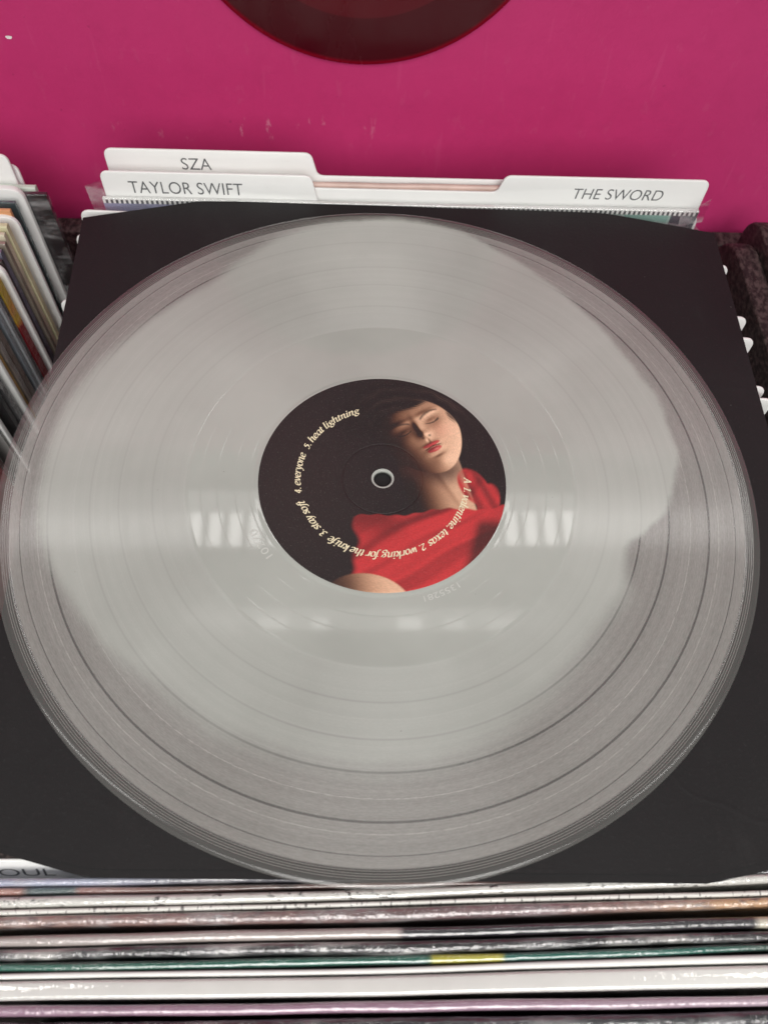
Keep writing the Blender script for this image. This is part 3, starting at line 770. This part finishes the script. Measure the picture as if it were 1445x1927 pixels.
def lettering_on_ring(name, segs, r_base, size, z, mat, parent, wmain=0.125, wmin=0.055, nib=math.radians(35)):
    V, F = [], []
    si = 0
    for text, a0, a1 in segs:
        adv = sum((0.34 if ch == ' ' else G[ch][0]) for ch in text)
        scale_a = (a0-a1)/adv                 # degrees per unit, running clockwise
        pen = 0.0
        for ch in text:
            if ch == ' ':
                pen += 0.34; continue
            w, strokes = G[ch]
            for st in strokes:
                L = smooth_line(st)
                if len(L) == 2 and (L[1]-L[0]).length < 0.05:     # a dot
                    c = L[0]; ring = []
                    for k in range(8):
                        t = 2*math.pi*k/8; ring.append(c+Vector((0.125*math.cos(t), 0.125*math.sin(t))))
                    polys = [ring]; quads = [tuple(range(8))]; pts = ring
                else:
                    pts, quads = [], []
                    for i, p in enumerate(L):
                        d = (L[min(i+1, len(L)-1)]-L[max(i-1, 0)]).normalized()
                        ang = math.atan2(d.y, d.x)
                        hw = math.sqrt((wmain*math.sin(ang-nib))**2+wmin**2)
                        nn = Vector((-d.y, d.x))*hw
                        pts += [p+nn, p-nn]
                    for i in range(len(L)-1):
                        quads.append((2*i, 2*i+1, 2*i+3, 2*i+2))
                zz = z+(si % 6)*0.006; si += 1
                b = len(V)
                for p in pts:
                    px = pen+p.x+0.10*p.y
                    ang = math.radians(a0-px*scale_a); R = r_base+p.y*size
                    V.append((R*math.cos(ang), R*math.sin(ang), zz))
                for q in quads: F.append(tuple(b+i for i in reversed(q)))
            pen += w
    o = mesh_obj(name, V, F, mat, parent, loc=(0, 0, z))
    import bmesh
    bm = bmesh.new(); bm.from_mesh(o.data)
    for f_ in bm.faces:
        f_.normal_update()
        if f_.normal.z < 0: f_.normal_flip()
    bm.to_mesh(o.data); bm.free()
    return o
SEGS = [('A', 0.9, -3.3), ('1. valentine, texas', -6.5, -58.8), ('2. working for the knife', -61.5, -127.8), ('3. stay soft', -131.0, -161.5),
        ('4. everyone', -167.5, -199.6), ('5. heat lightning', -204.0, -253.4)]
tl = lettering_on_ring('track_list', SEGS, 32.9, 2.0, 0.16, M_CREAM_INK, label)
tl['label'] = 'cream italic track list running round the label'

def text_mesh(body, size, shear=0.0, offset=0.0, spacing=1.0):
    cu = bpy.data.curves.new('lettering_curve', 'FONT')
    cu.body = body; cu.size = size; cu.shear = shear; cu.offset = offset; cu.space_character = spacing
    o = bpy.data.objects.new('lettering_curve', cu)
    COL.objects.link(o)
    bpy.context.view_layer.update()
    me = bpy.data.meshes.new_from_object(o)
    vs = [tuple(v.co) for v in me.vertices]; fs = [tuple(p.vertices) for p in me.polygons]
    bpy.data.objects.remove(o); bpy.data.curves.remove(cu); bpy.data.meshes.remove(me)
    return vs, fs
def fit_text(body, w, h, **kw):
    vs, fs = text_mesh(body, 10.0, **kw)
    a = np.array(vs); lo = a[:, :2].min(0); hi = a[:, :2].max(0)
    s = np.array([w, h])/(hi-lo)
    return [((v[0]-lo[0])*s[0], (v[1]-lo[1])*s[1]) for v in vs], fs

# matrix number etched in the run-out
def etched(body, a0, a1, r0, h):
    vs, fs = fit_text(body, 1.0, h)
    V = [((r0+v)*math.cos(math.radians(a0+(a1-a0)*u)), (r0+v)*math.sin(math.radians(a0+(a1-a0)*u)), -0.17) for u, v in vs]
    o = mesh_obj('etched_number', V, fs, M_ETCH, recE, loc=(0, 0, -0.17))
    return o
etched('10270', -141, -155, 54.2, 3.0)
etched('1355281', -58.5, -74, 52.8, 2.4)

# ================================================================ red record on the wall
redE = empty('vinyl_record', (-9.4, 226.5, 114))
tag(redE, 'dark red glossy vinyl record hanging on the pink wall', 'vinyl record')
rp = [(3.6, 0), (3.6, 1.5), (42, 1.5), (43, 1.35), (63.8, 1.3), (64.6, 1.38), (84.6, 1.38), (86, 1.55), (87.1, 1.45), (87.7, 1.0), (87.8, 0.7), (87.5, 0.25), (86.5, 0)]
lathe('disc', rp, 200, M_RED, redE, (-9.4, 226.6, 114), axis='y')
lp = [(3.7, 1.55), (3.7, 1.62), (41.5, 1.62), (41.5, 1.55)]
lathe('label', lp, 96, mat_plain('cream_label', (0.6, 0.55, 0.45), 0.6), redE, (-9.4, 226.6, 114), axis='y')

# ================================================================ divider cards
def rounded_outline(pts, rads, seg=6):
    out = []
    n = len(pts)
    for i in range(n):
        p = Vector(pts[i]); a = Vector(pts[i-1]); b = Vector(pts[(i+1) % n]); r = rads[i]
        if r <= 0: out.append((p.x, p.y)); continue
        d1 = (a-p).normalized(); d2 = (b-p).normalized()
        th = d1.angle(d2); l = min(r/math.tan(th/2), (a-p).length*0.48, (b-p).length*0.48)
        s, e = p+d1*l, p+d2*l
        for k in range(seg+1):
            t = k/seg
            q = (1-t)**2*s+2*t*(1-t)*p+t*t*e
            out.append((q.x, q.y))
    return out
def divider(label_, y, x0, x1, ztop, tab=None, tabz=0, rot=0.0, lean=0.0, th=1.3, zbot=-325, corner=9, text=None, group=None, mat=None, cat='divider card'):
    """white plastic divider; tab=(xa, xb) rises to tabz; rot in degrees about z; lean = dy per dz"""
    if tab:
        xa, xb = tab
        pts = [(x0, zbot), (x1, zbot), (x1, ztop), (xb+2.5, ztop), (xb, tabz), (xa, tabz), (xa-2.5, ztop), (x0, ztop)]
        rd = [3, 3, corner, 3.5, 4.5, 4.5, 3.5, corner]
        if xb >= x1-6:
            pts = [(x0, zbot), (x1, zbot), (x1, tabz), (xa, tabz), (xa-3, ztop), (x0, ztop)]
            rd = [3, 3, 4.5, 4.5, 4, corner]
        if xa <= x0+4:
            pts = [(x0, zbot), (x1, zbot), (x1, ztop), (xb+3, ztop), (xb, tabz), (x0, tabz)]
            rd = [3, 3, corner, 4, 4.5, 4.5]
    else:
        pts = [(x0, zbot), (x1, zbot), (x1, ztop), (x0, ztop)]; rd = [3, 3, corner, corner]
    out = rounded_outline(pts, rd)
    n = len(out); cx = (x0+x1)/2; t = math.tan(math.radians(rot))
    Y = lambda x, z, o: y+(x-cx)*t+lean*(z-ztop)+o
    v = [(x, Y(x, z, 0), z) for x, z in out]+[(x, Y(x, z, th), z) for x, z in out]
    f = [tuple(range(n)), tuple(range(2*n-1, n-1, -1))]+[(i, n+i, n+(i+1) % n, (i+1) % n) for i in range(n)]
    e = empty('divider_card', (cx, y, zbot))
    tag(e, label_, cat, group)
    c = mesh_obj('card', v, f, mat or M_CARD, e, loc=(cx, y, zbot))
    fix_normals(c); bevel(c, 0.35, 2, 50)
    if text:
        body, tx0, tx1, tz0, tz1, sh = text
        vs, fs = fit_text(body, tx1-tx0, tz1-tz0, offset=-0.05, shear=sh)
        V = [(tx0+a, Y(tx0+a, tz0+b, -0.08), tz0+b) for a, b in vs]
        o = mesh_obj('lettering', V, fs, M_INK, e, loc=((tx0+tx1)/2, y, tz0))
    return e
GD = 'white divider cards of the middle bin'
divider('white divider card with a short three-letter name on its left tab, nearest the pink wall', 172.5, -132.9, 166, 2.0, (-132.7, -33.4), 15.1, text=('SZA', -96.6, -82.2, 4.3, 11.0, 0.0), group=GD)
divider('white divider card with a long two-word name on its left tab, front of the two', 162.2, -134.4, 164, -6.0, (-134.2, -33.2), 10.5, text=('TAYLOR SWIFT', -121.8, -66.8, -1.7, 5.4, 0.0), group=GD)
divider('white divider card with a slanted two-word name on its right tab', 165.4, -132, 163.2, 0.6, (61.5, 163.0), 10.6, text=('THE SWORD', 96.8, 142.1, -1.9, 4.5, 0.12), group=GD)
RS = [(146.5, -1.9, 168.0, -146.0), (129.5, -2.2, 170.0, -145.6), (92.6, -0.6, 172.0, -145.8), (80.0, -0.6, 172.6, -141), (52.5, -0.6, 171.4, -140), (45.6, -0.5, 173.4, -140)]
ords = ['rearmost white card corner poking out right of the black sleeve', 'second white card corner from the wall right of the black sleeve',
        'third white card corner from the wall, right of the black sleeve', 'fourth white card corner from the wall, right of the black sleeve',
        'fifth white card corner from the wall right of the black sleeve', 'white card corner nearest the camera right of the black sleeve']
for (yy, ro, xr, xl), lb in zip(RS, ords):
    divider(lb, yy, xl, xr, -4.0, rot=ro, group=GD, corner=5.5)

# ================================================================ album jackets
def jacket_mesh(x0, x1, back, front, zt, depth, lean, grow=0.0, seed=0, nst=40, wig=0.15, rfac=0.42):
    """back/front: y of the top edge's two long sides as [(x, y), ...]; leaning by `lean` dy/dz"""
    rg = np.random.default_rng(seed)
    ph = rg.uniform(0, 6.28, 6)
    V, F = [], []
    st = np.linspace(x0-grow, x1+grow, nst)
    nc = None
    for x in st:
        yb = float(np.interp(x, [p[0] for p in back], [p[1] for p in back]))+grow
        yf = float(np.interp(x, [p[0] for p in front], [p[1] for p in front]))-grow
        yb -= 0.12; yf += 0.12
        w1 = wig*(math.sin(x*0.045+ph[0])+0.5*math.sin(x*0.13+ph[1]))
        w2 = wig*(math.sin(x*0.045+ph[0])+0.5*math.sin(x*0.11+ph[2]))
        wz = 1.5*wig*(math.sin(x*0.03+ph[3])+0.4*math.sin(x*0.17+ph[4]))
        yb += w1; yf += w2
        z1 = zt+grow+wz
        r = (yb-yf)*rfac
        sec = [(yb, z1-depth), (yb, z1-depth*0.5), (yb, z1-12), (yb, z1-r)]
        for k in range(1, 6):
            a = k/6*math.pi/2; sec.append((yb-r+r*math.cos(a), z1-r+r*math.sin(a)))
        sec.append((yb-r, z1)); sec.append((yf+r, z1))
        for k in range(1, 6):
            a = math.pi/2+k/6*math.pi/2; sec.append((yf+r+r*math.cos(a), z1-r+r*math.sin(a)))
        sec += [(yf, z1-r), (yf, z1-12), (yf, z1-depth*0.5), (yf, z1-depth)]
        nc = len(sec)
        V += [(x, y+lean*(z-z1), z) for y, z in sec]
    for i in range(nst-1):
        for k in range(nc):
            l = (k+1) % nc
            F.append((i*nc+k, i*nc+l, (i+1)*nc+l, (i+1)*nc+k))
    F.append(tuple(range(nc-1, -1, -1))); F.append(tuple((nst-1)*nc+k for k in range(nc)))
    return V, F
def jacket(label_, x0, x1, back, front, zt, mat, lean=0.1, wrap=None, depth=305, seed=0, group=None, wig=0.16, rfac=0.48, grow=0.16):
    cx = (x0+x1)/2; cy = (back[0][1]+front[0][1])/2
    e = empty('album_jacket', (cx, cy, zt-depth))
    tag(e, label_, 'album jacket', group)
    V, F = jacket_mesh(x0, x1, back, front, zt, depth, lean, 0, seed, wig=wig, rfac=rfac)
    o = mesh_obj('jacket', V, F, mat, e, smooth=True, loc=(cx, cy, zt))
    fix_normals(o); o.data.set_sharp_from_angle(angle=math.radians(55))
    if wrap:
        V, F = jacket_mesh(x0, x1, back, front, zt, depth*0.8, lean, grow, seed, wig=wig, rfac=rfac)
        w = mesh_obj('plastic_wrap', V, F, wrap, e, smooth=True, loc=(cx, cy, zt))
        fix_normals(w); w.data.set_sharp_from_angle(angle=math.radians(60))
    return e

X0, X1 = -150.0, 166.0
def L(l, m, r):
    """boundary line through three measured points, continued to both ends"""
    p = [(-120.5, l), (-1.0, m), (122.5, r)]
    s0 = (p[1][1]-p[0][1])/(p[1][0]-p[0][0]); s1 = (p[2][1]-p[1][1])/(p[2][0]-p[1][0])
    return [(X0-5, l+s0*(X0-5+120.5))]+p+[(X1+5, r+s1*(X1+5-122.5))]
GF = 'album jackets standing in front of the black sleeve'
# the tab card under the sleeve's clipped lower left corner
divider('white divider card with printed tab under the clipped sleeve corner', -146.4, X0, X1, -16, (-147, -86), -3.2, lean=0.39, text=('SOUL', -129.8, -107.7, -12.0, -7.6, 0.0), group=GD, th=1.0)
jacket('shrink-wrapped lilac-grey jacket just in front of the lower left tab card', X0, X1, L(-146.0, -145.5, -145.0), L(-148.4, -147.9, -147.4), -3.4, mat_print('lilac_print', 'lilac'), wrap=M_WRAP2, seed=1, group=GF)
jacket('reddish collage-printed jacket between the lilac one and the black-flecked white one', X0, X1, L(-148.8, -148.3, -147.9), L(-151.2, -149.9, -148.6), -4.4, mat_print('collage_print', 'collage'), wrap=M_WRAP, seed=2, group=GF)
jacket('off-white jacket with black flecks lying against the front of the black sleeve', X0, X1, L(-151.5, -150.3, -146.6), L(-155.0, -153.3, -149.6), -2.9, mat_print('flecked_print', 'speckle'), wrap=M_WRAP, seed=3, group=GF, wig=0.12)
jacket('thin white jacket edge with fine black ticks behind the sepia jacket', X0, X1, L(-155.3, -153.8, -151.6), L(-156.9, -155.1, -153.3), -2.6, mat_print('ticked_print', 'speckle_fine'), seed=4, group=GF, wig=0.1)
jacket('shrink-wrapped sepia brown jacket turning orange towards the right', X0, X1, L(-157.1, -155.4, -153.6), L(-160.3, -159.6, -156.4), -2.7, mat_print('sepia_print', 'sepia', 0.3), wrap=M_WRAP2, seed=4, group=GF, wig=0.1)
jacket('beige jacket that turns black halfway with a cream panel at right', X0, X1, L(-162.2, -161.2, -159.2), L(-165.5, -164.4, -162.8), -3.4, mat_print('beige_black_print', 'beige_black'), wrap=M_WRAP, seed=6, group=GF)
jacket('black and white mottled jacket in creased plastic', X0, X1, L(-166.0, -164.9, -163.6), L(-169.2, -168.7, -166.4), -3.0, mat_print('mottled_print', 'mottle'), wrap=M_WRAP2, seed=7, group=GF)
jacket('dark green jacket with one yellow patch', X0, X1, L(-169.7, -169.2, -167.0), L(-172.3, -171.9, -169.2), -3.5, mat_print('green_print', 'green', 0.22), wrap=M_WRAP, seed=8, group=GF, grow=0.2)
jacket('thin plain white jacket between the green one and the thick cream one', X0, X1, L(-172.6, -172.3, -169.7), L(-174.3, -174.1, -172.3), -3.0, mat_print('white_print', 'white', 0.5), seed=9, group=GF, wig=0.1)
jacket('thick cream boxed jacket, widest of the front row', X0, X1, L(-174.7, -174.5, -172.8), L(-179.8, -179.9, -178.9), -2.5, mat_print('cream_print', 'cream'), wrap=M_WRAP3, seed=10, group=GF, wig=0.08, rfac=0.22)
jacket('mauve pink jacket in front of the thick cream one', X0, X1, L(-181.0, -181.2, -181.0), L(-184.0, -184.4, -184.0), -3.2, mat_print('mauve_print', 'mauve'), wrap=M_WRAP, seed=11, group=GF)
jacket('black jacket in glinting plastic along the bottom edge of the view', X0, X1, L(-185.3, -185.6, -185.3), L(-189.2, -189.8, -189.5), -3.2, mat_print('dark_print', 'dark'), wrap=M_WRAP2, seed=12, group=GF)

# jackets between the sleeve's back edge and the tab cards
GB = 'album jackets between the divider cards at the back'
jacket('pale pink-beige jacket edge between the right tab card and the rearmost card', -131, 160, [(-200, 170.4), (200, 170.4)], [(-200, 167.4), (200, 167.4)], 1.6, mat_plain('pink_beige_print', (0.58, 0.42, 0.37), 0.45), lean=0.0, seed=21, group=GB)
ej = jacket('jacket with a ladder of small squares along its top edge behind the sleeve', -135.5, 161, [(-200, 161.6), (200, 161.6)], [(-200, 159.3), (200, 159.3)], -3.0, mat_print('ladder_print', 'dashes'), lean=0.0, wrap=M_WRAP, seed=22, group=GB, wig=0.08, rfac=0.3)
# loose corner of its plastic bag standing up at the left, and a folded one at the right
def flap(pts, th=0.12):
    n = len(pts)
    v = list(pts)+[(x, y+th, z) for x, y, z in pts]
    f = [tuple(range(n)), tuple(range(2*n-1, n-1, -1))]+[(i, n+i, n+(i+1) % n, (i+1) % n) for i in range(n)]
    o = mesh_obj('plastic_flap', v, f, M_FLAP, ej, loc=pts[0])
    fix_normals(o)
    return o
flap([(-142.5, 160.6, 3.4), (-134.9, 161.9, 5.5), (-134.0, 161.9, -13.0), (-141.5, 160.4, -13.5)])
flap([(-141.0, 158.7, -8.5), (-128, 158.5, -6.5), (-116, 158.6, -5.0), (-113, 158.9, -7.5), (-122, 158.4, -11.5), (-140, 158.6, -12.0)])
flap([(152.0, 158.6, -4.5), (164.0, 158.9, 5.0), (164.6, 158.9, -9.0), (153, 158.4, -12.0)])
flap([(139.0, 156.4, -6.8), (162.0, 158.2, -11.2), (166.0, 158.0, -15.0), (142, 156.2, -12.6)])

# ================================================================ neighbouring bin on the left
bin3 = empty('record_bin', (-335, 0, -330))
tag(bin3, 'dark record bin left of the black sleeve, packed with jackets and white cards', 'record bin')
box('side_board', -512, -500, -390, 205, -330, -60, M_BOARD, bin3, 1.2)
GL = 'jackets and cards in the left bin'
XL = -492
def lj(label_, y, th, xr, zt, col, wrap=None, rough=0.4, seed=0, mat=None):
    jacket(label_, XL, xr, [(-600, y), (0, y)], [(-600, y-th), (0, y-th)], zt, mat or mat_plain('jacket_print', col, rough, 0.5, 0.18, 40), lean=0.0, wrap=wrap, seed=seed, group=GL, wig=0.06, rfac=0.25)
def lc(label_, y, xr, zt, tab=None, tabz=0, th=1.6, lean=0.0):
    divider(label_, y, XL, xr, zt, tab, tabz, group=GL, th=th, corner=7, lean=lean)
lc('white card with pinkish tab just behind the tallest card of the left bin', 174.0, -177.6, -6, (-300, -177.8), 3.0)
lc('tallest white tab card of the left bin with rounded shoulder', 170.5, -178.8, -5, (-300, -179.0), 11.5)
lj('pale green-white jacket behind the black one in the left bin', 169.6, 3.2, -169.6, -4.0, (0.62, 0.68, 0.60), None, 0.4, 32)
lj('black jacket in torn clear plastic, left bin beside the sleeve corner', 166.0, 3.0, -164.0, -5.0, (0.016, 0.014, 0.016), M_WRAP2, 0.3, 31)
lc('thick-edged white card below the tallest card of the left bin', 159.2, -173.4, 1.2, th=3.2)
lj('dark teal jacket in front of the thick-edged white card', 155.4, 2.4, -176.0, -1.6, (0.035, 0.075, 0.085), M_WRAP, 0.35, 33)
lj('jacket with orange top edge in the left bin', 147.6, 2.2, -176.0, 0.6, (0.70, 0.34, 0.16), None, 0.45, 34)
lc('white card in front of the orange-topped jacket', 143.6, -173.6, -1.6, th=2.2)
lj('pale cream jacket in front of the second white card, left bin', 137.6, 3.4, -175.2, 0.8, (0.68, 0.64, 0.42), None, 0.45, 35)
lj('cream-white jacket next to the pale cream one, left bin', 132.4, 3.0, -175.6, 0.2, (0.66, 0.60, 0.46), None, 0.45, 36)
lj('grey-tan jacket behind the lilac-blue one, left bin', 127.6, 2.6, -174.8, -1.0, (0.30, 0.25, 0.20), M_WRAP, 0.4, 37)
lj('dusky lilac-blue jacket, left bin', 122.6, 3.2, -175.6, -1.0, (0.19, 0.18, 0.24), M_WRAP, 0.35, 38)
lj('dark brown jacket edge behind the bright white card, left bin', 117.2, 2.4, -174.6, -2.0, (0.055, 0.04, 0.04), None, 0.4, 39)
lc('bright white card behind the red jacket', 111.4, -173.6, -1.0, th=2.8)
M_REDJ = None
def mat_redj():
    N = NT('red_yellow_print'); v = N.obj(); x, y, z = N.xyz(v)
    n = N.noise(v, 70, 3)
    zz = N.m('ADD', z, N.m('MULTIPLY', n, 0.012))
    c = N.ramp(N.ss(zz, -0.033, 0.0), [(0, (0.30, 0.012, 0.022)), (0.16, (0.33, 0.014, 0.024)), (0.20, (0.66, 0.20, 0.03)), (0.34, (0.75, 0.48, 0.04)), (0.6, (0.68, 0.30, 0.05)), (1, (0.6, 0.42, 0.06))])
    return N.done(N.pbr(c, 0.3, 0.5))
lj('red jacket with a yellow and orange patch, left bin', 107.6, 5.4, -174.4, -3.0, None, M_WRAP, 0.3, 40, mat=mat_redj())
lj('dark grey plastic-edged jacket in front of the red one', 101.0, 2.2, -174.6, -3.0, (0.09, 0.085, 0.09), M_WRAP, 0.3, 41)
lj('silvery grey jacket, left bin', 97.2, 2.4, -173.8, -2.0, (0.36, 0.37, 0.39), M_WRAP2, 0.3, 42)
lj('blue-grey jacket in front of the silvery one, left bin', 93.6, 2.4, -174.6, -2.6, (0.22, 0.24, 0.27), M_WRAP, 0.3, 43)
lj('brown jacket behind the tan one, left bin', 88.0, 4.2, -174.8, -2.0, (0.15, 0.10, 0.08), M_WRAP, 0.35, 44)
lj('grey-brown jacket beside the tan one, left bin', 82.4, 3.2, -174.2, -2.0, (0.24, 0.20, 0.18), M_WRAP2, 0.35, 45)
lj('golden tan jacket, left bin', 77.6, 2.8, -174.6, -2.0, (0.42, 0.26, 0.09), None, 0.4, 46)
lc('white card in front of the golden tan jacket', 71.6, -173.6, -1.6, th=2.6)
lj('charcoal jacket in front of the lower white card, left bin', 68.0, 3.4, -175.0, -3.0, (0.10, 0.095, 0.10), M_WRAP2, 0.3, 47)
lj('black jacket in the dark gap, left bin', 62.4, 3.0, -175.4, -3.0, (0.035, 0.033, 0.036), M_WRAP, 0.3, 48)
lc('white card nearest the camera in the left bin', 47.6, -173.6, -2.0, th=2.8)
lj('grey jacket hugging the nearest white card, left bin', 46.6, 1.6, -174.6, -3.0, (0.30, 0.29, 0.28), None, 0.4, 49)
lj('dark red and black jacket at the left edge below the nearest white card', 36.0, 3.6, -175.0, -4.0, (0.10, 0.02, 0.022), M_WRAP, 0.3, 50)
